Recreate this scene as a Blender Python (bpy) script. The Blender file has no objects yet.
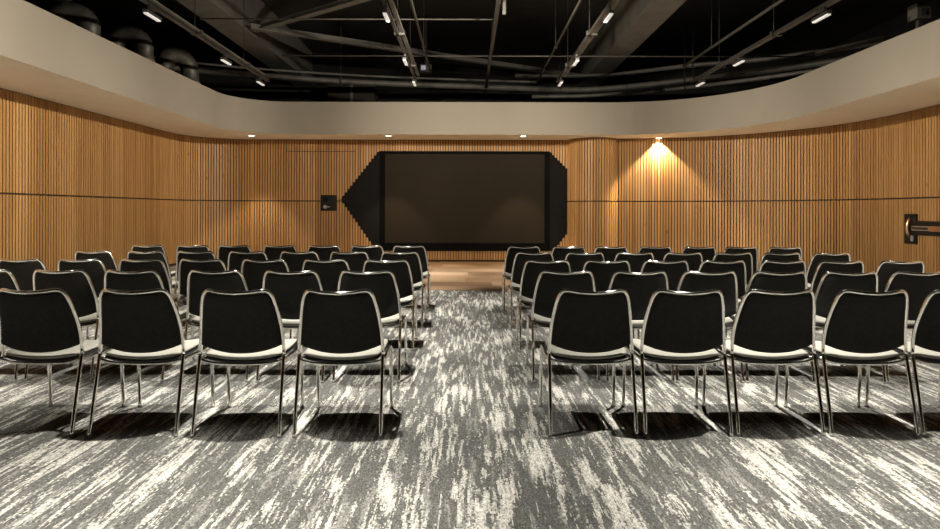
import bpy, bmesh, math, random
from mathutils import Vector, Matrix

C = bpy.context.scene.collection
PI = math.pi
rng = random.Random(7)

# ------------------------------------------------------------------ camera
cam_d = bpy.data.cameras.new('camera')
cam = bpy.data.objects.new('camera', cam_d)
C.objects.link(cam)
cam.location = (0, 0, 1.27)
cam.rotation_euler = (PI / 2, math.radians(-0.12), 0)
cam_d.sensor_width = 36.0
cam_d.lens = 24.0
cam_d.shift_x = 0.002
cam_d.shift_y = -0.0569
cam_d.clip_end = 100
bpy.context.scene.camera = cam

# ------------------------------------------------------------------ world / exposure
world = bpy.data.worlds.new('world')
bpy.context.scene.world = world
world.use_nodes = True
world.node_tree.nodes['Background'].inputs[0].default_value = (0.05, 0.045, 0.04, 1)
world.node_tree.nodes['Background'].inputs[1].default_value = 0.2

vs = bpy.context.scene.view_settings
vs.view_transform = 'Standard'
vs.look = 'None'
vs.gamma = 1.0
vs.use_curve_mapping = False
vs.exposure = 0.88

TRACK_POWER = 500.0
TRACK_CONE = 56.0
TRACK_BLEND = 0.65
WALL_FILL_POWER = 800.0
FILL_CONE = 58.0
BACK_FILL_POWER = 420.0
CORNER_FILL_POWER = 1000.0
FILL_COLOR = (1.0, 0.88, 0.70)
TRACK_COLOR = (1.0, 0.95, 0.86)
DOWN_POWER = 190.0
DOWN_COLOR = (1.0, 0.80, 0.54)

cy = bpy.context.scene.cycles
cy.max_bounces = 10
cy.diffuse_bounces = 6
cy.glossy_bounces = 4
cy.sample_clamp_indirect = 6.0
cy.caustics_reflective = False
cy.caustics_refractive = False
cy.use_denoising = True


# ------------------------------------------------------------------ materials
def new_mat(name):
    m = bpy.data.materials.new(name)
    m.use_nodes = True
    nt = m.node_tree
    return m, nt, nt.nodes['Principled BSDF']


def N(nt, kind, **kw):
    n = nt.nodes.new(kind)
    for k, v in kw.items():
        setattr(n, k, v)
    return n


def link(nt, a, b):
    nt.links.new(a, b)


def math_node(nt, op, a, b=None, clamp=False):
    n = N(nt, 'ShaderNodeMath', operation=op)
    n.use_clamp = clamp
    for i, v in enumerate((a, b)):
        if v is None:
            continue
        if isinstance(v, (int, float)):
            n.inputs[i].default_value = v
        else:
            link(nt, v, n.inputs[i])
    return n.outputs[0]


def ramp(nt, src, stops):
    r = N(nt, 'ShaderNodeValToRGB')
    els = r.color_ramp.elements
    while len(els) < len(stops):
        els.new(0.5)
    for e, (p, c) in zip(els, stops):
        e.position = p
        e.color = (c[0], c[1], c[2], 1) if not isinstance(c, (int, float)) else (c, c, c, 1)
    link(nt, src, r.inputs[0])
    return r.outputs[0]


def mix(nt, fac, a, b):
    n = N(nt, 'ShaderNodeMix', data_type='RGBA')
    if isinstance(fac, (int, float)):
        n.inputs[0].default_value = fac
    else:
        link(nt, fac, n.inputs[0])
    for i, v in ((6, a), (7, b)):
        if isinstance(v, tuple):
            n.inputs[i].default_value = (v[0], v[1], v[2], 1)
        else:
            link(nt, v, n.inputs[i])
    return n.outputs[2]


def noise(nt, vec, scale, detail=2.0, rough=0.5):
    n = N(nt, 'ShaderNodeTexNoise')
    n.inputs['Scale'].default_value = scale
    n.inputs['Detail'].default_value = detail
    n.inputs['Roughness'].default_value = rough
    link(nt, vec, n.inputs['Vector'])
    return n.outputs['Fac']


def mapping(nt, vec, scale=(1, 1, 1), loc=(0, 0, 0)):
    n = N(nt, 'ShaderNodeMapping')
    n.inputs['Scale'].default_value = scale
    n.inputs['Location'].default_value = loc
    link(nt, vec, n.inputs['Vector'])
    return n.outputs[0]


def objcoord(nt):
    return N(nt, 'ShaderNodeTexCoord').outputs['Object']


def plain(name, col, rough=0.6, metal=0.0, var=0.12, scale=12.0, spec=0.5, bump=0.0, bscale=200.0):
    """Solid material with a light procedural mottling of its colour."""
    m, nt, p = new_mat(name)
    co = objcoord(nt)
    f = noise(nt, co, scale, 3)
    lo = tuple(c * (1 - var) for c in col)
    hi = tuple(min(1, c * (1 + var)) for c in col)
    link(nt, ramp(nt, f, [(0.3, lo), (0.7, hi)]), p.inputs['Base Color'])
    p.inputs['Roughness'].default_value = rough
    p.inputs['Metallic'].default_value = metal
    p.inputs['Specular IOR Level'].default_value = spec
    if bump:
        b = N(nt, 'ShaderNodeBump')
        b.inputs['Strength'].default_value = bump
        b.inputs['Distance'].default_value = 0.002
        link(nt, noise(nt, co, bscale, 2), b.inputs['Height'])
        link(nt, b.outputs[0], p.inputs['Normal'])
    return m


def emissive(name, col, strength):
    m, nt, p = new_mat(name)
    f = noise(nt, objcoord(nt), 30, 1)
    link(nt, ramp(nt, f, [(0, tuple(c * 0.95 for c in col)), (1, col)]), p.inputs['Emission Color'])
    p.inputs['Emission Strength'].default_value = strength
    p.inputs['Base Color'].default_value = (0.6, 0.6, 0.6, 1)
    return m


def slat_material():
    m, nt, p = new_mat('oak_slats')
    at = N(nt, 'ShaderNodeAttribute')
    at.attribute_name = 'tone'
    tone = at.outputs['Fac']
    co = objcoord(nt)
    sh = N(nt, 'ShaderNodeCombineXYZ')
    link(nt, math_node(nt, 'MULTIPLY', tone, 37.0), sh.inputs[2])
    add = N(nt, 'ShaderNodeVectorMath', operation='ADD')
    link(nt, co, add.inputs[0])
    link(nt, sh.outputs[0], add.inputs[1])
    g = noise(nt, mapping(nt, add.outputs[0], (26, 26, 1.2)), 1.0, 4, 0.6)
    knot = noise(nt, mapping(nt, add.outputs[0], (9, 9, 3.0)), 1.0, 1)
    base = ramp(nt, tone, [(0.0, (0.30, 0.155, 0.055)), (0.35, (0.41, 0.222, 0.083)),
                           (0.7, (0.49, 0.275, 0.107)), (1.0, (0.60, 0.36, 0.155))])
    grain = ramp(nt, g, [(0.3, 0.72), (0.65, 1.0)])
    mul = N(nt, 'ShaderNodeMix', data_type='RGBA', blend_type='MULTIPLY')
    mul.inputs[0].default_value = 1.0
    link(nt, base, mul.inputs[6])
    link(nt, grain, mul.inputs[7])
    kf = ramp(nt, knot, [(0.74, 0.0), (0.80, 0.55)])
    link(nt, mix(nt, kf, mul.outputs[2], (0.10, 0.045, 0.018)), p.inputs['Base Color'])
    p.inputs['Roughness'].default_value = 0.5
    p.inputs['Specular IOR Level'].default_value = 0.3
    return m


def carpet_material():
    m, nt, p = new_mat('streaked_carpet')
    co = objcoord(nt)
    sn = N(nt, 'ShaderNodeVectorMath', operation='SNAP')
    link(nt, co, sn.inputs[0])
    sn.inputs[1].default_value = (0.0055, 0.011, 1.0)
    pos = sn.outputs[0]
    # loom widths: each 0.25 m plank column carries its own piece of the pattern
    sep = N(nt, 'ShaderNodeSeparateXYZ')
    link(nt, pos, sep.inputs[0])
    colid = math_node(nt, 'FLOOR', math_node(nt, 'DIVIDE', sep.outputs[0], 0.5))
    wn = N(nt, 'ShaderNodeTexWhiteNoise', noise_dimensions='1D')
    link(nt, colid, wn.inputs['W'])
    rowid = math_node(nt, 'FLOOR', math_node(nt, 'ADD', sep.outputs[1], wn.outputs['Value']))
    sh = N(nt, 'ShaderNodeCombineXYZ')
    link(nt, math_node(nt, 'MULTIPLY', wn.outputs['Value'], 0.6), sh.inputs[1])
    add = N(nt, 'ShaderNodeVectorMath', operation='ADD')
    link(nt, pos, add.inputs[0])
    link(nt, sh.outputs[0], add.inputs[1])
    q = add.outputs[0]
    n1 = noise(nt, mapping(nt, q, (36.0, 3.0, 1)), 1.0, 5, 0.62)
    n2 = noise(nt, mapping(nt, q, (8.5, 1.15, 1), (4.1, 2.2, 0)), 1.0, 3, 0.55)
    n3 = noise(nt, mapping(nt, pos, (90, 40, 1)), 1.0, 2, 0.6)
    n4 = noise(nt, mapping(nt, q, (20, 2.2, 1), (9.3, 7.7, 0)), 1.0, 5, 0.6)
    f = math_node(nt, 'ADD', n1, math_node(nt, 'MULTIPLY', math_node(nt, 'SUBTRACT', n3, 0.5), 0.34))
    f = math_node(nt, 'ADD', f, math_node(nt, 'MULTIPLY', math_node(nt, 'SUBTRACT', n2, 0.5), 0.75))
    g = math_node(nt, 'ADD', n4, math_node(nt, 'MULTIPLY', math_node(nt, 'SUBTRACT', n3, 0.5), 0.34))
    light = ramp(nt, f, [(0.532, 0.0), (0.56, 1.0)])
    pale = ramp(nt, f, [(0.605, 0.0), (0.64, 1.0)])
    mid = ramp(nt, g, [(0.545, 0.0), (0.58, 1.0)])
    c = mix(nt, mid, (0.115, 0.114, 0.106), (0.22, 0.218, 0.20))
    c = mix(nt, light, c, (0.42, 0.412, 0.37))
    c = mix(nt, pale, c, (0.54, 0.522, 0.475))
    # tuft speckle and rib rows
    wn2 = N(nt, 'ShaderNodeTexWhiteNoise', noise_dimensions='2D')
    link(nt, pos, wn2.inputs['Vector'])
    sp = ramp(nt, wn2.outputs['Value'], [(0.0, 0.55), (1.0, 1.3)])
    mul = N(nt, 'ShaderNodeMix', data_type='RGBA', blend_type='MULTIPLY')
    mul.inputs[0].default_value = 1.0
    link(nt, c, mul.inputs[6])
    link(nt, sp, mul.inputs[7])
    link(nt, mul.outputs[2], p.inputs['Base Color'])
    p.inputs['Roughness'].default_value = 0.95
    p.inputs['Specular IOR Level'].default_value = 0.1
    b = N(nt, 'ShaderNodeBump')
    b.inputs['Strength'].default_value = 0.5
    b.inputs['Distance'].default_value = 0.004
    link(nt, wn2.outputs['Value'], b.inputs['Height'])
    link(nt, b.outputs[0], p.inputs['Normal'])
    return m


def plank_material():
    m, nt, p = new_mat('timber_boards')
    co = objcoord(nt)
    sep = N(nt, 'ShaderNodeSeparateXYZ')
    link(nt, co, sep.inputs[0])
    row = math_node(nt, 'FLOOR', math_node(nt, 'DIVIDE', sep.outputs[1], 0.62))
    wn = N(nt, 'ShaderNodeTexWhiteNoise', noise_dimensions='1D')
    link(nt, row, wn.inputs['W'])
    xoff = math_node(nt, 'ADD', sep.outputs[0], math_node(nt, 'MULTIPLY', wn.outputs['Value'], 2.4))
    brd = math_node(nt, 'FLOOR', math_node(nt, 'DIVIDE', xoff, 2.4))
    wn2 = N(nt, 'ShaderNodeTexWhiteNoise', noise_dimensions='2D')
    cb = N(nt, 'ShaderNodeCombineXYZ')
    link(nt, row, cb.inputs[0])
    link(nt, brd, cb.inputs[1])
    link(nt, cb.outputs[0], wn2.inputs['Vector'])
    g = noise(nt, mapping(nt, co, (1.5, 30, 1)), 1.0, 4, 0.6)
    base = ramp(nt, wn2.outputs['Value'], [(0.0, (0.19, 0.105, 0.052)), (0.5, (0.36, 0.225, 0.125)), (1.0, (0.52, 0.36, 0.22))])
    gr = ramp(nt, g, [(0.3, 0.75), (0.7, 1.0)])
    mul = N(nt, 'ShaderNodeMix', data_type='RGBA', blend_type='MULTIPLY')
    mul.inputs[0].default_value = 1.0
    link(nt, base, mul.inputs[6])
    link(nt, gr, mul.inputs[7])
    fr = math_node(nt, 'FRACT', math_node(nt, 'DIVIDE', sep.outputs[1], 0.62))
    seam = ramp(nt, fr, [(0.0, 0.35), (0.03, 1.0)])
    mul2 = N(nt, 'ShaderNodeMix', data_type='RGBA', blend_type='MULTIPLY')
    mul2.inputs[0].default_value = 1.0
    link(nt, mul.outputs[2], mul2.inputs[6])
    link(nt, seam, mul2.inputs[7])
    link(nt, mul2.outputs[2], p.inputs['Base Color'])
    p.inputs['Roughness'].default_value = 0.45
    return m


M = {}
M['slats'] = slat_material()
M['carpet'] = carpet_material()
M['planks'] = plank_material()
M['backing'] = plain('dark_wall_backing', (0.032, 0.019, 0.010), 0.9)
M['plaster'] = plain('beige_plaster', (0.262, 0.238, 0.200), 0.9, var=0.03, scale=2.0)
M['soffit_bounce_tone'] = plain('bounce_lit_soffit', (0.84, 0.77, 0.64), 0.9, var=0.03, scale=2.0)  # paler than the fascia: bounced light put into the underside colour
M['rear_plaster'] = plain('dark_rear_plaster', (0.045, 0.04, 0.034), 0.9, var=0.05)
M['deck'] = plain('black_painted_deck', (0.012, 0.0118, 0.011), 0.95, var=0.4, scale=1.2)
M['beam'] = plain('charcoal_painted_steel', (0.12, 0.116, 0.105), 0.8, var=0.15, scale=3.0)
M['pipe'] = plain('dark_grey_pipe', (0.085, 0.082, 0.075), 0.55, var=0.25, scale=5.0)
M['duct'] = plain('dull_grey_duct', (0.05, 0.048, 0.043), 0.5, metal=0.3, var=0.3, scale=8)
M['rail'] = plain('black_track_metal', (0.045, 0.043, 0.04), 0.4, metal=0.2)
M['brown'] = plain('brown_cased_duct', (0.02, 0.013, 0.008), 0.8)
M['chrome'] = plain('polished_chrome', (0.86, 0.845, 0.80), 0.07, metal=1.0, var=0.03)
M['black_cloth'] = plain('black_upholstery', (0.024, 0.023, 0.0205), 0.85, var=0.2, scale=60, spec=0.25, bump=0.3, bscale=700)
M['seat_cloth'] = plain('stone_seat_cloth', (0.36, 0.35, 0.305), 0.9, var=0.08, scale=60, spec=0.2, bump=0.25, bscale=600)
M['black_plastic'] = plain('black_plastic', (0.018, 0.017, 0.016), 0.5)
M['charcoal'] = plain('charcoal_panel', (0.011, 0.0105, 0.0105), 0.75, var=0.1, spec=0.03)
M['bezel'] = plain('black_bezel', (0.003, 0.003, 0.003), 0.6, spec=0.03)
M['screen'] = plain('unlit_screen_face', (0.022, 0.0175, 0.0125), 0.6, var=0.06, scale=1.0, spec=0.03)
M['black_metal'] = plain('black_metal', (0.009, 0.0085, 0.008), 0.5, spec=0.25)
M['copper'] = plain('worn_copper_metal', (0.62, 0.42, 0.28), 0.3, metal=1.0)
M['grey_metal'] = plain('brushed_grey_metal', (0.45, 0.42, 0.37), 0.35, metal=0.8)
M['white_plastic'] = plain('white_plastic', (0.75, 0.73, 0.68), 0.5, var=0.03)
M['grey_plastic'] = plain('grey_plastic', (0.25, 0.25, 0.24), 0.4)
M['track_glow'] = emissive('luminaire_glow', (1.0, 0.97, 0.92), 0.25)
M['down_glow'] = emissive('downlight_glow', (1.0, 0.90, 0.72), 6.0)
M['blue_glow'] = emissive('blue_indicator_glow', (0.35, 0.45, 1.0), 0.10)


# ------------------------------------------------------------------ mesh helpers
def obj(name, bm, mat, parent=None, smooth=False):
    me = bpy.data.meshes.new(name)
    bmesh.ops.recalc_face_normals(bm, faces=bm.faces[:])
    bm.to_mesh(me)
    bm.free()
    if smooth:
        for f in me.polygons:
            f.use_smooth = True
    me.materials.append(mat)
    o = bpy.data.objects.new(name, me)
    C.objects.link(o)
    if parent is not None:
        o.parent = parent
    return o


def tag(o, label, cat, group=None):
    o['label'] = label
    o['category'] = cat
    if group:
        o['group'] = group
    return o


def thing(name, label, cat, loc=(0, 0, 0), rotz=0.0, group=None):
    o = bpy.data.objects.new(name, None)
    C.objects.link(o)
    o.empty_display_size = 0.1
    o.location = loc
    o.rotation_euler = (0, 0, rotz)
    return tag(o, label, cat, group)


def struct(name, bm, mat, smooth=False):
    o = obj(name, bm, mat, None, smooth)
    o['kind'] = 'structure'
    return o


def add_box(bm, lo, hi, mtx=None):
    vs_ = []
    for z in (lo[2], hi[2]):
        for y in (lo[1], hi[1]):
            for x in (lo[0], hi[0]):
                v = Vector((x, y, z))
                vs_.append(bm.verts.new(mtx @ v if mtx else v))
    for q in ((0, 2, 3, 1), (4, 5, 7, 6), (0, 1, 5, 4), (2, 6, 7, 3), (0, 4, 6, 2), (1, 3, 7, 5)):
        bm.faces.new([vs_[i] for i in q])
    return vs_


def box_bm(lo, hi, bevel=0.0, seg=2):
    bm = bmesh.new()
    add_box(bm, lo, hi)
    if bevel:
        bmesh.ops.bevel(bm, geom=bm.edges[:], offset=bevel, segments=seg, affect='EDGES', profile=0.7)
    return bm


def catmull(pts, n=8, closed=False):
    pts = [Vector(p) for p in pts]
    out = []
    L = len(pts)
    rng_ = range(L) if closed else range(L - 1)
    for i in rng_:
        p1, p2 = pts[i], pts[(i + 1) % L]
        p0 = pts[i - 1] if (i > 0 or closed) else p1 * 2 - p2
        p3 = pts[(i + 2) % L] if (i + 2 < L or closed) else p2 * 2 - p1
        for k in range(n):
            t = k / n
            out.append(0.5 * ((2 * p1) + (p2 - p0) * t + (2 * p0 - 5 * p1 + 4 * p2 - p3) * t * t
                              + (3 * p1 - p0 - 3 * p2 + p3) * t ** 3))
    if not closed:
        out.append(pts[-1])
    return out


def add_tube(bm, pts, r, seg=10, cap=True, radii=None):
    pts = [Vector(p) for p in pts]
    n = len(pts)
    tang = []
    for i in range(n):
        a = pts[max(0, i - 1)]
        b = pts[min(n - 1, i + 1)]
        tang.append((b - a).normalized())
    t0 = tang[0]
    up = Vector((0, 0, 1)) if abs(t0.z) < 0.9 else Vector((1, 0, 0))
    nrm = (up - t0 * up.dot(t0)).normalized()
    rings = []
    for i in range(n):
        t = tang[i]
        nrm = (nrm - t * nrm.dot(t)).normalized()
        bi = t.cross(nrm)
        rr = radii[i] if radii else r
        rings.append([bm.verts.new(pts[i] + (nrm * math.cos(2 * PI * k / seg) + bi * math.sin(2 * PI * k / seg)) * rr)
                      for k in range(seg)])
    for i in range(n - 1):
        for k in range(seg):
            bm.faces.new((rings[i][k], rings[i][(k + 1) % seg], rings[i + 1][(k + 1) % seg], rings[i + 1][k]))
    if cap:
        bm.faces.new(rings[0][::-1])
        bm.faces.new(rings[-1])


def tube_bm(pts, r, seg=10, radii=None):
    bm = bmesh.new()
    add_tube(bm, pts, r, seg, True, radii)
    return bm


def add_lathe(bm, prof, seg=24, mtx=None):
    """prof: list of (radius, z) from bottom to top, spun about z."""
    rings = []
    for r, z in prof:
        ring = []
        for k in range(seg):
            a = 2 * PI * k / seg
            v = Vector((r * math.cos(a), r * math.sin(a), z))
            ring.append(bm.verts.new(mtx @ v if mtx else v))
        rings.append(ring)
    for i in range(len(rings) - 1):
        for k in range(seg):
            bm.faces.new((rings[i][k], rings[i][(k + 1) % seg], rings[i + 1][(k + 1) % seg], rings[i + 1][k]))
    bm.faces.new(rings[0][::-1])
    bm.faces.new(rings[-1])


def lathe_bm(prof, seg=24, mtx=None):
    bm = bmesh.new()
    add_lathe(bm, prof, seg, mtx)
    return bm


def dup(root, loc, rotz, label, group):
    r = root.copy()
    C.objects.link(r)
    r.location = loc
    r.rotation_euler = (0, 0, rotz)
    r['label'] = label
    if group:
        r['group'] = group
    for ch in list(root.children):
        c = ch.copy()
        C.objects.link(c)
        c.parent = r
        for g in list(ch.children):
            d = g.copy()
            C.objects.link(d)
            d.parent = c
    return r


# ------------------------------------------------------------------ room dimensions
XL, XR, YB, YF = -6.78, 7.76, 15.6, -4.0        # left wall, right wall, back wall, rear end
ZS, ZF = 3.04, 3.79                            # soffit underside, top of the fascia
JOINT = 1.512                                   # dark reveal running round the slats


def arc(cx, cy_, a, b, t0, t1, n):
    return [(cx + a * math.cos(t0 + (t1 - t0) * i / n), cy_ + b * math.sin(t0 + (t1 - t0) * i / n)) for i in range(n + 1)]


YW = 1.5                                        # the timber lining stops here; dark plain walls behind
left_path = [(XL, YW), (XL, 14.2)] + arc(-5.38, 14.2, 1.4, 1.4, PI, PI / 2, 24)[1:]
COLX, COLY, COLR = 3.115, 15.62, 0.625
a0 = math.acos((YB - COLY) / COLR)
back_path = [(-5.38, YB), (COLX - COLR, YB)]
column_path = arc(COLX, COLY, COLR, COLR, PI, 2 * PI, 40)
RCX, RCY, RA, RB = 3.7, 11.45, 4.06, 3.80
right_path = [(COLX + COLR - 0.08, RCY + RB)] + arc(RCX, RCY, RA, RB, PI / 2, 0, 60)[1:] + [(XR, YW)]


def resample(path, step):
    """Centre points and tangents every `step` along a polyline."""
    out = []
    acc = step / 2
    s0 = 0.0
    for (x0, y0), (x1, y1) in zip(path[:-1], path[1:]):
        L = math.hypot(x1 - x0, y1 - y0)
        if L < 1e-9:
            continue
        while acc <= s0 + L:
            t = (acc - s0) / L
            out.append((x0 + (x1 - x0) * t, y0 + (y1 - y0) * t, (x1 - x0) / L, (y1 - y0) / L, acc))
            acc += step
        s0 += L
    return out


PITCH, SW, SD = 0.066, 0.046, 0.026
Z0, Z1 = 0.055, ZS - 0.012

HEX = [(-3.175, 1.555), (-2.23, 2.758), (2.02, 2.758), (2.49, 2.287), (2.49, 0.75), (2.13, 0.278), (-2.28, 0.278)]


def hex_span(x):
    zs = []
    for (xa, za), (xb, zb) in zip(HEX, HEX[1:] + HEX[:1]):
        if (xa - x) * (xb - x) < 0:
            zs.append(za + (zb - za) * (x - xa) / (xb - xa))
    return (min(zs), max(zs)) if len(zs) >= 2 else None


def cut(segs, lo, hi):
    out = []
    for a, b in segs:
        if hi <= a or lo >= b:
            out.append((a, b))
            continue
        if lo > a:
            out.append((a, lo))
        if hi < b:
            out.append((hi, b))
    return out


def slat_wall(name, path, cuts=None, skip=None, seed=0):
    """A dark backing sheet and the timber battens in front of it, as one mesh."""
    r = random.Random(seed)
    bm = bmesh.new()
    lay = bm.faces.layers.float.new('tone')
    pts = resample(path, PITCH)
    grp, left = 0.5, 0
    for (x, y, tx, ty, s) in pts:
        if left <= 0:
            grp, left = r.uniform(0.3, 0.72), r.randint(2, 9)
        left -= 1
        tone0 = grp + r.uniform(-0.22, 0.22)
        if skip and skip(x, y):
            continue
        nx, ny = ty, -tx                         # towards the room
        segs = cut([(Z0, Z1)], JOINT - 0.014, JOINT + 0.014)
        for lo, hi in (cuts(x, y) if cuts else []):
            segs = cut(segs, lo, hi)
        for lo, hi in segs:
            if hi - lo < 0.02:
                continue
            tone = min(1, max(0, tone0 + (0.06 if lo > JOINT else 0) + r.uniform(-0.05, 0.05)))
            mtx = Matrix(((tx, nx, 0, x), (ty, ny, 0, y), (0, 0, 1, 0), (0, 0, 0, 1)))
            n0 = len(bm.faces)
            add_box(bm, (-SW / 2, 0.0, lo), (SW / 2, SD, hi), mtx)
            bm.faces.ensure_lookup_table()
            for f in bm.faces[n0:]:
                f[lay] = tone
    o = struct(name, bm, M['slats'])
    # backing sheet, second material slot
    o.data.materials.append(M['backing'])
    bm = bmesh.new()
    bm.from_mesh(o.data)
    dense = path
    prev = None
    for i, (x, y) in enumerate(dense):
        a = dense[max(0, i - 1)]
        b = dense[min(len(dense) - 1, i + 1)]
        tx, ty = b[0] - a[0], b[1] - a[1]
        L = math.hypot(tx, ty) or 1
        nx, ny = ty / L, -tx / L
        ring = [bm.verts.new((x + nx * d, y + ny * d, z)) for d, z in ((0.0, 0.0), (0.0, ZS), (-0.06, ZS), (-0.06, 0.0))]
        if prev:
            for k in range(4):
                f = bm.faces.new((prev[k], prev[(k + 1) % 4], ring[(k + 1) % 4], ring[k]))
                f.material_index = 1
        prev = ring
    bm.to_mesh(o.data)
    bm.free()
    return o


slat_wall('wall_left', left_path, seed=3)


def back_cuts(x, y):
    c = []
    h = hex_span(x)
    if h:
        c.append(h)
    if -4.5 < x < -2.8:                         # head joint of the concealed door
        c.append((2.737, 2.753))
    if -3.665 < x < -3.295:                       # opening round the black connection box
        c.append((1.265, 1.66))
    return c


slat_wall('wall_back', back_path, back_cuts, seed=11)
slat_wall('wall_column', column_path, seed=5)
slat_wall('wall_right', right_path, seed=9)

bm = bmesh.new()
add_box(bm, (XL, YF - 0.1, 0), (XR, YF, ZF))
add_box(bm, (XL - 0.1, YF, 0), (XL, YW, ZS))
add_box(bm, (XR, YF, 0), (XR + 0.1, YW, ZS))
struct('wall_rear', bm, M['rear_plaster'])

# floors
bm = bmesh.new()
add_box(bm, (XL - 0.3, YF - 0.1, -0.1), (XR + 0.3, YB + 0.8, 0.0))
struct('floor', bm, M['carpet'])
bm = box_bm((-3.5, 10.03, -0.02), (2.5, YB, 0.006))
struct('floor_timber', bm, M['planks'])

# dropped plaster soffit with its curved fascia
inner = ([(-5.34, YF + (13.25 - YF) * i / 8) for i in range(9)] + arc(-4.09, 13.25, 1.25, 1.25, PI, PI / 2, 24)[1:]
         + [(-4.09 + (3.25 + 4.09) * i / 8, 14.5) for i in range(1, 9)] + arc(3.25, 11.6, 2.9, 2.9, PI / 2, 0, 40)[1:]
         + [(6.15, 11.6 + (YF - 11.6) * i / 8) for i in range(1, 9)])
outer = ([(XL - 0.05, YF + (14.2 - YF) * i / 8) for i in range(9)] + arc(-5.38, 14.2, 1.45, 1.45, PI, PI / 2, 24)[1:]
         + [(-5.38 + (RCX + 5.38) * i / 8, 15.66) for i in range(1, 9)] + arc(RCX, RCY, RA + 0.05, RB + 0.21, PI / 2, 0, 40)[1:]
         + [(XR + 0.05, RCY + (YF - RCY) * i / 8) for i in range(1, 9)])
bm = bmesh.new()
prev = None
for (xi, yi), (xo, yo) in zip(inner, outer):
    ring = [bm.verts.new(p) for p in ((xi, yi, ZS), (xi, yi, ZF), (xo, yo, ZF), (xo, yo, ZS))]
    if prev:
        for k in range(4):
            bm.faces.new((prev[k], prev[(k + 1) % 4], ring[(k + 1) % 4], ring[k]))
    else:
        bm.faces.new(ring)
    prev = ring
bm.faces.new(prev[::-1])
soffit = struct('ceiling_soffit', bm, M['plaster'])
soffit.data.materials.append(M['soffit_bounce_tone'])
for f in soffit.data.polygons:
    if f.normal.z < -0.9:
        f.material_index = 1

# black deck over the open plenum, with its enclosing upstand walls
bm = bmesh.new()
PX0, PX1, PY0, PY1, PZ = -9.6, 10.4, YF - 0.1, 18.8, 6.0
add_box(bm, (PX0, PY0, PZ), (PX1, PY1, PZ + 0.15))
add_box(bm, (PX0, PY1, ZS - 0.3), (PX1, PY1 + 0.1, PZ))
add_box(bm, (PX0 - 0.1, PY0, ZS - 0.3), (PX0, PY1 + 0.1, PZ))
add_box(bm, (PX1, PY0, ZS - 0.3), (PX1 + 0.1, PY1 + 0.1, PZ))
add_box(bm, (PX0, PY0 - 0.1, ZF), (PX1, PY0, PZ))
struct('ceiling', bm, M['deck'])

# ------------------------------------------------------------------ screen in the back wall
t = thing('display_screen', 'large dark wide screen set in the back timber wall', 'screen', (-0.1, YB - 0.03, 0.0))
ox = 0.1


def frame_bm(x0, x1, z0, z1, w, wb, y0, y1):
    bm = bmesh.new()
    add_box(bm, (x0, y0, z0), (x0 + w, y1, z1))
    add_box(bm, (x1 - w, y0, z0), (x1, y1, z1))
    add_box(bm, (x0 + w, y0, z1 - w * 0.55), (x1 - w, y1, z1))
    add_box(bm, (x0 + w, y0, z0), (x1 - w, y1, z0 + wb))
    return bm


obj('bezel', frame_bm(-2.19 + ox, 2.02 + ox, 0.281, 2.755, 0.125, 0.195, -0.02, 0.03), M['bezel'], t)
obj('screen_panel', box_bm((-2.09 + ox, 0.005, 0.46), (1.92 + ox, 0.03, 2.71)), M['screen'], t)
hx = bmesh.new()
f0 = [hx.verts.new((x + ox, 0.031, z)) for x, z in HEX]
f1 = [hx.verts.new((x + ox, 0.045, z)) for x, z in HEX]
hx.faces.new(f0)
hx.faces.new(f1[::-1])
for i in range(len(HEX)):
    j = (i + 1) % len(HEX)
    hx.faces.new((f0[i], f0[j], f1[j], f1[i]))
# give the surround its own few centimetres so it stands just proud of the backing
for v in hx.verts:
    v.co.y -= 0.017
obj('pointed_surround', hx, M['charcoal'], t)

# black connection box left of the screen
t = thing('connection_box', 'small black connection box on the wall left of the screen', 'box', (-3.48, YB, 1.463))
obj('plate', box_bm((-0.178, -0.04, -0.193), (0.178, 0.0, 0.193), 0.006), M['black_metal'], t)
rx = Matrix.Rotation(PI / 2, 4, 'X')
s1 = obj('socket', lathe_bm([(0.055, 0.0), (0.055, 0.02), (0.042, 0.026), (0.036, 0.016)], 24, Matrix.Translation((-0.055, -0.04, 0.085)) @ rx), M['charcoal'], t)
s2 = obj('knob', lathe_bm([(0.05, 0.0), (0.05, 0.012), (0.040, 0.02), (0.034, 0.05), (0.02, 0.056)], 24, Matrix.Translation((-0.07, -0.04, -0.095)) @ rx), M['grey_plastic'], t)
obj('pointer', box_bm((-0.03, -0.062, -0.11), (0.05, -0.045, -0.085), 0.004), M['grey_plastic'], t)

# ------------------------------------------------------------------ exit-door hardware on the right wall
t = thing('panic_bar', 'black and copper push bar of the flush exit door, right wall', 'door handle', (XR - SD, 10.06, -0.018))
t.scale = (1, 1.08, 1.085)
obj('end_plate', box_bm((-0.035, 0.66, 0.675), (0.0, 0.93, 1.155), 0.006), M['black_metal'], t)
obj('back_plate', box_bm((-0.03, -0.55, 0.82), (0.0, 0.66, 1.045), 0.004), M['black_metal'], t)
obj('push_bar', box_bm((-0.085, 0.30, 0.895), (-0.045, 0.70, 0.965), 0.008), M['grey_metal'], t)
obj('bar_inset', box_bm((-0.089, 0.34, 0.910), (-0.084, 0.69, 0.948), 0.002), M['black_plastic'], t)
obj('bar_sleeve', box_bm((-0.092, -0.45, 0.890), (-0.045, 0.30, 0.970), 0.008), M['copper'], t)
obj('bracket', box_bm((-0.05, -0.42, 0.90), (-0.025, -0.36, 0.96)), M['black_metal'], t)
obj('bracket', box_bm((-0.05, 0.60, 0.90), (-0.025, 0.66, 0.96)), M['black_metal'], t)
bm = tube_bm(catmull([(-0.034, 0.79, 0.80), (-0.065, 0.79, 0.83), (-0.085, 0.79, 0.90), (-0.085, 0.79, 0.97), (-0.065, 0.79, 1.04), (-0.034, 0.79, 1.07)], 6), 0.030, 12)
obj('pull_handle', bm, M['copper'], t, True)
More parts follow.
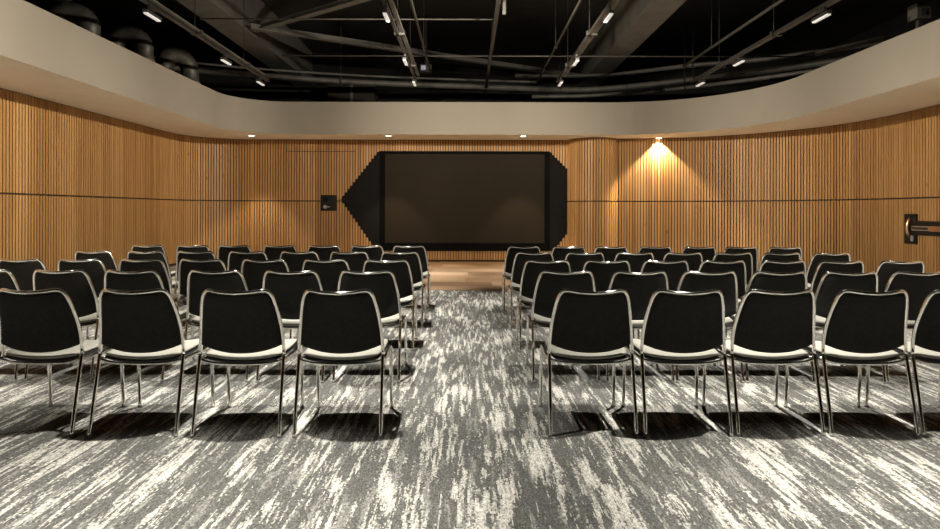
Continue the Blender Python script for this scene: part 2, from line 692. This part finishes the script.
obj('lock_cylinder', box_bm((-0.06, 0.70, 0.72), (-0.035, 0.76, 0.81), 0.012), M['grey_plastic'], t)

# wall outlet on the right curve
th = None
best = 9
for i in range(2000):
    a = PI / 2 * i / 2000
    x, y = RCX + RA * math.cos(a), RCY + RB * math.sin(a)
    e = abs(x / y - (845.8 - 468) / 627)
    if e < best:
        best, th = e, a
x, y = RCX + RA * math.cos(th), RCY + RB * math.sin(th)
nx, ny = -math.cos(th) / RA, -math.sin(th) / RB
L = math.hypot(nx, ny)
nx, ny = nx / L, ny / L
t = thing('wall_outlet', 'small white outlet low on the right curved timber wall', 'outlet', (x + nx * SD, y + ny * SD, 0.41), math.atan2(ny, nx) + PI / 2)
obj('face_plate', box_bm((-0.04, -0.012, -0.035), (0.04, 0.0, 0.035), 0.004), M['white_plastic'], t)
obj('socket', box_bm((-0.022, -0.016, -0.018), (0.022, -0.011, 0.018), 0.003), M['white_plastic'], t)

# ------------------------------------------------------------------ recessed downlights in the soffit
DL = [(-5.09, 14.72, 'leftmost round downlight, in the soffit left of the connection box'),
      (-1.875, 14.72, 'round downlight in the soffit above left end of the screen'),
      (1.29, 14.72, 'round downlight in the soffit above right end of the screen'),
      (4.575, 15.048, 'rightmost round downlight, right of the timber column, bright on the slats')]
for i, (x, y, lab) in enumerate(DL):
    t = thing('downlight', lab, 'ceiling light', (x, y, ZS), 0, 'soffit downlights')
    obj('trim_ring', lathe_bm([(0.075, -0.012), (0.085, -0.012), (0.088, -0.004), (0.088, 0.0), (0.070, 0.0)], 32), M['white_plastic'], t)
    obj('lens', lathe_bm([(0.058, -0.014), (0.068, -0.011), (0.070, -0.001)], 32), M['down_glow'], t)
    ld = bpy.data.lights.new('downlight_lamp', 'SPOT')
    ld.energy = DOWN_POWER * (2.6 if i == 3 else 1.0)
    ld.color = DOWN_COLOR
    ld.spot_size = math.radians(98 if i == 3 else 68)
    ld.spot_blend = 0.40 if i == 3 else 0.4
    ld.shadow_soft_size = 0.04
    lo = bpy.data.objects.new('lamp', ld)
    C.objects.link(lo)
    lo.parent = t
    lo.location = (0, 0, -0.02)

# ------------------------------------------------------------------ lighting tracks and luminaires
TRACKS = [(-4.41, 'leftmost lighting track'), (-1.145, 'lighting track left of centre'),
          (1.95, 'lighting track right of centre'), (4.92, 'rightmost lighting track')]
TZ = 4.10
LUMY = [13.3, 11.4, 8.74, 6.7, 5.1, 3.6, 1.75, 0.0]
ORD = ['farthest', 'second farthest', 'third farthest', 'fourth farthest', 'fifth farthest', 'third nearest', 'second nearest', 'nearest']


def make_luminaire(wall_fill):
    t = thing('track_luminaire', '', 'spotlight', (0, 0, TZ), 0)
    obj('adapter', box_bm((-0.018, -0.10, -0.035), (0.018, 0.10, -0.0), 0.004), M['rail'], t)
    bm = bmesh.new()
    add_tube(bm, [(0, 0, -0.03), (0, 0, -0.085)], 0.012, 10)
    obj('stem', bm, M['rail'], t)
    obj('housing', box_bm((-0.034, -0.205, -0.125), (0.034, 0.205, -0.08), 0.006), M['rail'], t)
    obj('diffuser', box_bm((-0.026, -0.19, -0.145), (0.026, 0.19, -0.124), 0.004), M['track_glow'], t)
    ld = bpy.data.lights.new('track_lamp', 'SPOT')
    ld.energy = TRACK_POWER
    ld.color = TRACK_COLOR
    ld.spot_size = math.radians(TRACK_CONE)
    ld.spot_blend = TRACK_BLEND
    ld.shadow_soft_size = 0.045
    lo = bpy.data.objects.new('lamp', ld)
    C.objects.link(lo)
    lo.parent = t
    lo.location = (0, 0, -0.20)
    if wall_fill:                                     # added fill spots without heads of their own, brightening walls from the middle tracks
        for d, pw in wall_fill:
            ld = bpy.data.lights.new('added_wall_fill', 'SPOT')
            ld.energy = pw
            ld.color = FILL_COLOR
            ld.spot_size = math.radians(FILL_CONE)
            ld.spot_blend = 1.0
            ld.shadow_soft_size = 0.06
            lo = bpy.data.objects.new('lamp', ld)
            C.objects.link(lo)
            lo.parent = t
            lo.location = (0, 0, -0.22)
            lo.rotation_euler = Vector(d).to_track_quat('-Z', 'Y').to_euler()
    return t


LUM = {}
for tx, lab in TRACKS:
    t = thing('lighting_track', 'long black ' + lab + ' hung below the dark ceiling', 'lighting track', (tx, 0, TZ), 0, 'ceiling lighting tracks')
    bm = bmesh.new()
    add_box(bm, (-0.025, -2.0, 0.0), (0.025, 13.8, 0.035))
    add_box(bm, (-0.018, -2.0, 0.035), (-0.008, 13.8, 0.055))
    add_box(bm, (0.008, -2.0, 0.035), (0.018, 13.8, 0.055))
    obj('rail', bm, M['rail'], t)
    obj('cable_tray', box_bm((0.05, -2.0, 0.03), (0.11, 13.3, 0.06)), M['pipe'], t)
    for yy in (0.5, 3.0, 5.5, 7.9, 10.1, 12.3):
        bm = bmesh.new()
        add_tube(bm, [(0.0, yy, 0.05), (0.0, yy, PZ - TZ)], 0.008, 6)
        add_box(bm, (-0.05, yy - 0.04, 0.0), (0.12, yy + 0.04, 0.075))
        obj('hanger', bm, M['rail'], t)
    for yy, o_ in zip(LUMY, ORD):
        label = o_ + ' luminaire hung on the ' + lab
        wall_fill = None
        if abs(tx) < 3 and 3 < yy < 10.5:
            sx = -1 if tx > 0 else 1
            wall_fill = ((sx, 0.10 if yy < 8 else 0.35, -0.22), WALL_FILL_POWER),
            if yy > 8:
                wall_fill = wall_fill + (((sx * 0.12, 1, -0.20), BACK_FILL_POWER),)
            elif yy > 6:                         # towards the rounded corners of the room
                wall_fill = wall_fill + (((sx * 0.70, 1, -0.17), CORNER_FILL_POWER),)
        wide = wall_fill
        if wide not in LUM:
            o = LUM[wide] = make_luminaire(wall_fill)
            o.location = (tx, yy, TZ)
            o['label'] = label
            o['group'] = 'track luminaires'
        else:
            dup(LUM[wide], (tx, yy, TZ), 0, label, 'track luminaires')

# ------------------------------------------------------------------ beams, braces and pipes in the open ceiling
BZ = 5.00


def beam(name, label, x0, x1):
    t = thing(name, label, 'beam', ((x0 + x1) / 2, 0, BZ))
    w = (x1 - x0) / 2
    obj('flange', box_bm((-w, -4.0, 0.0), (w, 18.75, 0.04)), M['beam'], t)
    obj('web', box_bm((-w * 0.72, -4.0, 0.04), (w * 0.72, 18.75, PZ - BZ)), M['beam'], t)
    return t


beam('ceiling_beam', 'deep charcoal ceiling beam on the left of the open ceiling', -5.19, -4.58)
beam('ceiling_beam', 'deep charcoal ceiling beam on the right of the open ceiling', 3.27, 3.85)


def bar_between(p, q, w, h):
    p, q = Vector(p), Vector(q)
    d = q - p
    L = d.length
    ang = math.atan2(d.y, d.x)
    mtx = Matrix.Translation(p) @ Matrix.Rotation(ang, 4, 'Z')
    bm = bmesh.new()
    add_box(bm, (0, -w / 2, 0), (L, w / 2, 0.02), mtx)
    add_box(bm, (0, -0.02, 0.02), (L, 0.02, h), mtx)
    return bm


tag(obj('ceiling_brace', bar_between((-4.5, 13.2, 5.04), (3.2, 7.4, 5.04), 0.16, 0.12), M['beam']),
    'steel brace slanting from left beam towards the room centre', 'brace', 'diagonal ceiling braces')
tag(obj('ceiling_brace', bar_between((-4.5, 12.95, 5.02), (3.2, 17.7, 5.02), 0.15, 0.12), M['beam']),
    'steel brace running from left beam back towards the far wall', 'brace', 'diagonal ceiling braces')


def lift(p):
    y = p[1] * 1.06
    return (p[0] * 1.06, y, 1.27 + (p[2] - 1.27) * 1.06 + 5 * y / 627)


def pipe(name, label, cat, pts, r, mat='pipe', group=None, smooth=6, brackets=()):
    t = thing(name, label, cat, pts[0], 0, group)
    o = Vector(pts[0])
    p = [Vector(q) - o for q in pts]
    if len(p) > 2:
        p = catmull(p, smooth)
    obj('tube', tube_bm(p, r, 12), M[mat], t, True)
    for b in brackets:
        v = Vector(b) - o
        bm = bmesh.new()
        add_tube(bm, [v, Vector((v.x, v.y, PZ - o.z))], 0.010, 6)
        add_lathe(bm, [(r * 1.25, -0.03), (r * 1.25, 0.03)], 12, Matrix.Translation(v) @ Matrix.Rotation(PI / 2, 4, 'Y'))
        obj('hanger', bm, M['rail'], t)
    return t


main = [(-8.4, 11.2, 4.2), (-6.1, 13.4, 4.2), (-3.0, 14.75, 4.2), (0.3, 15.4, 4.2), (2.3, 15.75, 4.2), (3.4, 15.6, 4.2),
        (5.2, 14.5, 4.2), (6.3, 13.6, 4.2), (8.4, 11.6, 4.2)]
main = [lift(p) for p in main]
pipe('ceiling_pipe', 'thick grey pipe curving round the back of the open ceiling', 'pipe', main, 0.075, group='ceiling pipes',
     brackets=[main[2], main[4], main[6]])
up = [(1.2, 16.1, 4.62), (3.4, 15.75, 4.57), (5.2, 14.55, 4.55), (6.5, 13.7, 4.50), (8.6, 11.9, 4.5)]
up = [lift(p) for p in up]
pipe('ceiling_pipe', 'upper grey pipe curving above the right end of the thick pipe', 'pipe', up, 0.055, group='ceiling pipes', brackets=[up[2]])
low = [(1.6, 15.75, 4.02), (3.3, 15.5, 4.02), (5.0, 14.5, 4.02), (6.3, 13.4, 4.02), (8.4, 11.3, 4.02)]
low = [lift(p) for p in low]
pipe('ceiling_pipe', 'lower grey pipe just above the right back of the fascia', 'pipe', low, 0.05, group='ceiling pipes', brackets=[low[2]])
low2 = [(-8.3, 10.9, 4.34), (-6.2, 13.3, 4.34), (-3.0, 14.65, 4.34), (0.3, 15.3, 4.34), (1.7, 15.5, 4.34)]
low2 = [lift(p) for p in low2]
pipe('ceiling_pipe', 'thin grey pipe lying along the top of the thick pipe', 'pipe', low2, 0.03, group='ceiling pipes')
pipe('cross_rod', 'thin rod crossing the whole open ceiling near the far end', 'rod', [(-3.9, 13.1, 4.51), (7.0, 13.1, 4.51)], 0.014, group='thin cross rods')
pipe('cross_rod', 'thin rod crossing the open ceiling between the left beam and centre pipe', 'rod', [(-4.5, 10.5, 4.48), (0.45, 10.5, 4.48)], 0.012, group='thin cross rods')
for x, y1, r, lab in ((-0.88, 14.4, 0.022, 'slim conduit running beside the lighting track left of centre'),
                      (0.46, 17.2, 0.036, 'straight pipe running down the middle of the open ceiling'),
                      (1.71, 15.6, 0.022, 'slim conduit running beside the lighting track right of centre'),
                      (4.77, 13.9, 0.026, 'slim conduit running beside the rightmost lighting track')):
    pipe('ceiling_conduit', lab, 'conduit', [(x, -1.0, 4.49), (x, y1, 4.49)], r, group='lengthwise ceiling conduits',
         brackets=[(x, yy, 4.49) for yy in (8.5, 12.3)])
pipe('drop_pipe', 'black vertical pipe with grey tip left of the centre pipe end', 'pipe', [(0.55, 9.65, PZ), (0.55, 9.65, 4.30)], 0.03)

# bulky duct elbows lying above the left fascia
for k, (x, y, z, R, r, a) in enumerate([(-6.1, 9.65, ZF + 0.295, 0.22, 0.16, 0.4), (-5.9, 10.9, ZF + 0.295, 0.24, 0.15, 0.2), (-5.85, 12.6, ZF + 0.295, 0.30, 0.17, 1.1)]):
    lab = ['ribbed duct elbow above left fascia, nearest the camera', 'ribbed duct elbow above left fascia, middle one',
           'ribbed duct elbow above left fascia, beside the far corner'][k]
    t = thing('duct_elbow', lab, 'duct', (x, y, z), a, 'duct elbows above the left fascia')
    pts = [(-R, 0, -0.24)] + [(R * math.cos(PI - PI * i / 28), 0, R * math.sin(PI - PI * i / 28)) for i in range(29)] + [(R, 0, -0.24)]
    pts = [pts[0]] + [tuple(Vector(pts[0]).lerp(Vector(pts[1]), 0.5))] + pts[1:-1] + [pts[-1]]
    bm = tube_bm(pts, r, 16, [r * (1 + 0.05 * (i % 2)) for i in range(len(pts))])
    obj('flexible_hose', bm, M['duct'], t, True)
    bm = bmesh.new()
    add_lathe(bm, [(r * 1.15, -0.255), (r * 1.15, -0.18)], 20, Matrix.Translation((R, 0, 0)))
    obj('collar', bm, M['pipe'], t)
    bm = bmesh.new()
    add_lathe(bm, [(r * 1.15, -0.255), (r * 1.15, -0.18)], 20, Matrix.Translation((-R, 0, 0)))
    obj('collar', bm, M['pipe'], t)

# tapered air terminal above the near left fascia, brown cased duct and blue-lit box at the far end
t = thing('duct_hood', 'grey tapered duct hood high above the near left fascia', 'duct', (-5.7, 8.7, 4.25), 0.3)
obj('hood', lathe_bm([(0.30, 0.0), (0.30, 0.05), (0.14, 0.40), (0.14, 1.6)], 4), M['beam'], t)
obj('spigot', lathe_bm([(0.10, -0.05), (0.10, 0.02)], 16), M['duct'], t)
t = thing('cased_duct', 'dark brown cased duct behind the left part of the thick pipe', 'duct', (-3.2, 17.7, 4.05))
obj('casing', box_bm((-0.7, -0.4, 0.0), (0.6, 0.4, 0.75), 0.02), M['brown'], t)
obj('flange', box_bm((-0.06, -0.44, -0.02), (0.02, 0.42, 0.78)), M['beam'], t)
t = thing('signal_box', 'small box with bluish glow beside the lighting track left of centre', 'box', (-1.05, 15.5, 4.70))
obj('case', box_bm((-0.14, -0.12, 0.0), (0.14, 0.12, 0.17), 0.01), M['pipe'], t)
obj('lamp_window', box_bm((-0.11, -0.13, 0.03), (0.0, -0.118, 0.14)), M['blue_glow'], t)
obj('bracket', box_bm((-0.02, -0.02, 0.17), (0.02, 0.02, PZ - 4.70)), M['rail'], t)

# bits of equipment on top of the right bulkhead
pipe('short_pipe', 'short pipe with two posts above the right fascia', 'pipe', [(6.5, 11.7, 4.22), (7.3, 10.2, 4.22)], 0.045)
t = thing('junction_box', 'grey junction box above the right fascia at frame edge', 'box', (6.4, 8.9, ZF))
obj('case', box_bm((-0.10, -0.10, 0.20), (0.10, 0.10, 0.42), 0.01), M['pipe'], t)
obj('stand', box_bm((-0.03, -0.03, 0.0), (0.03, 0.03, 0.21)), M['rail'], t)
obj('cover', box_bm((-0.05, -0.112, 0.24), (0.03, -0.098, 0.34)), M['rail'], t)


# ------------------------------------------------------------------ chairs
TR = 0.0105                                     # chrome tube radius
HOOP = [(0.238, -0.275, 0.0), (0.237, -0.245, 0.15), (0.236, -0.205, 0.33), (0.235, -0.180, 0.45), (0.228, -0.185, 0.56),
        (0.215, -0.210, 0.66), (0.198, -0.240, 0.745), (0.181, -0.256, 0.786), (0.152, -0.268, 0.804), (0.08, -0.292, 0.797), (0.0, -0.303, 0.793)]


def make_chair():
    t = thing('conference_chair', '', 'chair')
    side = catmull(HOOP, 8)
    cutk = min(range(len(side)), key=lambda i: abs(side[i].z - 0.44) + (10 if i > 40 else 0))
    low, high = side[:cutk + 1], side[cutk:]
    for s in (1, -1):
        lg = obj('leg', tube_bm([(v.x * s, v.y, v.z) for v in low], TR, 12), M['chrome'], t, True)
        obj('foot_glide', lathe_bm([(0.0115, 0.0), (0.0125, 0.002), (0.0125, 0.008), (0.0115, 0.010)], 14,
                                   Matrix.Translation((0.238 * s, -0.275, 0))), M['grey_plastic'], lg)
        fp = catmull([(0.232 * s, 0.245, 0.0), (0.231 * s, 0.235, 0.18), (0.230 * s, 0.222, 0.35), (0.230 * s, 0.205, 0.392), (0.231 * s, 0.165, 0.405)], 6)
        lg = obj('leg', tube_bm(fp, TR, 12), M['chrome'], t, True)
        obj('foot_glide', lathe_bm([(0.0115, 0.0), (0.0125, 0.002), (0.0125, 0.008), (0.0115, 0.010)], 14,
                                   Matrix.Translation((0.232 * s, 0.245, 0))), M['grey_plastic'], lg)
        obj('seat_rail', tube_bm([(0.231 * s, 0.165, 0.405), (0.233 * s, 0.0, 0.400), (0.236 * s, -0.192, 0.405)], TR * 0.95, 10), M['chrome'], t, True)
    full = high + [Vector((-v.x, v.y, v.z)) for v in reversed(high[:-1])]
    obj('back_frame', tube_bm(full, TR, 12), M['chrome'], t, True)
    obj('cross_rail', tube_bm(catmull([(-0.235, -0.185, 0.405), (-0.15, -0.188, 0.386), (0, -0.19, 0.380), (0.15, -0.188, 0.386), (0.235, -0.185, 0.405)], 6), 0.008, 10), M['chrome'], t, True)

    # upholstered back: a padded sheet that fills the chrome hoop
    def edge(z):
        for a, b in zip(high[:-1], high[1:]):
            if a.z <= z <= b.z and b.z > a.z:
                k = (z - a.z) / (b.z - a.z)
                v = a.lerp(b, k)
                return v.x, v.y
        v = max(high, key=lambda q: q.z)
        return v.x, v.y
    bm = bmesh.new()
    nu, nv = 20, 18
    grids = []
    for layer in (0, 1):
        g = []
        for j in range(nv + 1):
            v = j / nv
            row = []
            for i in range(nu + 1):
                u = -1 + 2 * i / nu
                zb = 0.443 + 0.048 * abs(u) ** 2.2
                zt = 0.786 + 0.006 * u * u
                z = zb + (zt - zb) * v
                ex, ey = edge(min(z, 0.8035))
                x = u * (ex - 0.004)
                bulge = (1 - u * u)
                y = ey - (0.034 * (0.5 + 0.5 * v)) * bulge
                th = 0.004 + 0.012 * min(1, (1 - abs(u)) * 8, (1 - v) * 9, v * 9)
                y += th if layer else -th * 0.7
                row.append(bm.verts.new((x, y, z)))
            g.append(row)
        grids.append(g)
    for layer, g in enumerate(grids):
        for j in range(nv):
            for i in range(nu):
                bm.faces.new((g[j][i], g[j][i + 1], g[j + 1][i + 1], g[j + 1][i]))
    a, b = grids
    for j in range(nv):
        for i in (0, nu):
            bm.faces.new((a[j][i], a[j + 1][i], b[j + 1][i], b[j][i]))
    for i in range(nu):
        for j in (0, nv):
            bm.faces.new((a[j][i], a[j][i + 1], b[j][i + 1], b[j][i]))
    obj('backrest', bm, M['black_cloth'], t, True)

    # seat cushion and its black under-shell
    def seat_grid(off, grow, name, mat, thick):
        bm = bmesh.new()
        nu, nv = 18, 18
        gs = []
        for layer in (0, 1):
            g = []
            for j in range(nv + 1):
                v = -1 + 2 * j / nv
                row = []
                for i in range(nu + 1):
                    u = -1 + 2 * i / nu
                    # square-to-rounded mapping
                    k = 0.16
                    x = u * math.sqrt(1 - k * v * v) * (0.226 + grow)
                    yv = v * math.sqrt(1 - k * u * u) * (0.222 + grow) + 0.028
                    z = 0.404 + 0.020 * u * u - 0.010 * (1 - u * u) * (1 - v * v) + (0.018 * (v + 1) / 2)
                    if v > 0.6:
                        z -= 0.05 * ((v - 0.6) / 0.4) ** 2
                    ed = min(1, (1 - max(abs(u), abs(v))) * 7)
                    z += off + (-(thick * (0.35 + 0.65 * ed)) if layer else 0.010 * ed)
                    row.append(bm.verts.new((x, yv, z)))
                g.append(row)
            gs.append(g)
        for g in gs:
            for j in range(nv):
                for i in range(nu):
                    bm.faces.new((g[j][i], g[j][i + 1], g[j + 1][i + 1], g[j + 1][i]))
        a, b = gs
        for j in range(nv):
            for i in (0, nu):
                bm.faces.new((a[j][i], a[j + 1][i], b[j + 1][i], b[j][i]))
        for i in range(nu):
            for j in (0, nv):
                bm.faces.new((a[j][i], a[j][i + 1], b[j][i + 1], b[j][i]))
        return obj(name, bm, mat, t, True)
    s = seat_grid(0.012, 0.0, 'seat', M['seat_cloth'], 0.022)
    s['label'] = 'pale stone-coloured seat cushion'
    seat_grid(-0.006, 0.002, 'seat_shell', M['black_plastic'], 0.022)
    return t


chair0 = make_chair()
for ch in chair0.children:                       # true size: 0.83 m to the top of the back
    for m_ in [ch.data] + [g.data for g in ch.children]:
        m_.transform(Matrix.Scale(1.02, 4))
ROWN = ['the row nearest the camera', 'the second row from the camera', 'the middle row', 'the second row from the screen', 'the row nearest the screen']
SEATN = ['aisle-end', 'second', 'third', 'fourth', 'fifth', 'sixth', 'wall-end']
CX = 468.0


def label_for(block, r, k):
    if k == 0:
        return 'black-backed chrome chair at the aisle end of %s, %s block' % (ROWN[r], block)
    return 'black-backed chrome chair, %s from the aisle in %s, %s block' % (
        ['', 'second', 'third', 'fourth', 'fifth', 'sixth', 'seventh'][k], ROWN[r], block)


# back-top centres along each row, read as room x (metres) and row distance of the rear feet
LEFT = [(3.52, [-0.729, -1.300, -1.880, -2.462]),
        (4.64, [-0.748, -1.311, -1.882, -2.497, -3.041, -3.593]),
        (5.69, [-0.746, -1.301, -1.853, -2.432, -2.976, -3.534, -4.071]),
        (6.80, [-0.736, -1.297, -1.840, -2.401, -2.971, -3.508, -4.085]),
        (7.98, [-0.753, -1.294, -1.842, -2.402, -2.985, -3.519, -4.094])]
RIGHT = [(3.54, [0.712, 1.248, 1.774, 2.303, 2.827]),
         (4.64, [0.730, 1.276, 1.771, 2.308, 2.840, 3.363]),
         (5.66, [0.721, 1.264, 1.795, 2.316, 2.864, 3.385, 3.942]),
         (6.75, [0.711, 1.265, 1.803, 2.320, 2.869, 3.388, 3.929]),
         (7.88, [0.704, 1.268, 1.803, 2.363, 2.918, 3.446, 3.999])]
firstc = True
for block, rows in (('left', LEFT), ('right', RIGHT)):
    for r, (yr, xs) in enumerate(rows):
        px = 0.15 if block == 'right' else -0.15
        for k, x in enumerate(xs):
            x = max(px + 0.522, x) if x > 0 else min(px - 0.522, x)
            px = x
            lab = label_for(block, r, k)
            grp = 'chairs in the %s block' % block
            rz = math.radians(rng.uniform(-0.8, 0.8))
            loc = (x, yr + 0.28 + rng.uniform(-0.012, 0.012), 0.0)
            if firstc:
                chair0.location = loc
                chair0.rotation_euler = (0, 0, rz)
                chair0['label'] = lab
                chair0['group'] = grp
                firstc = False
            else:
                dup(chair0, loc, rz, lab, grp)
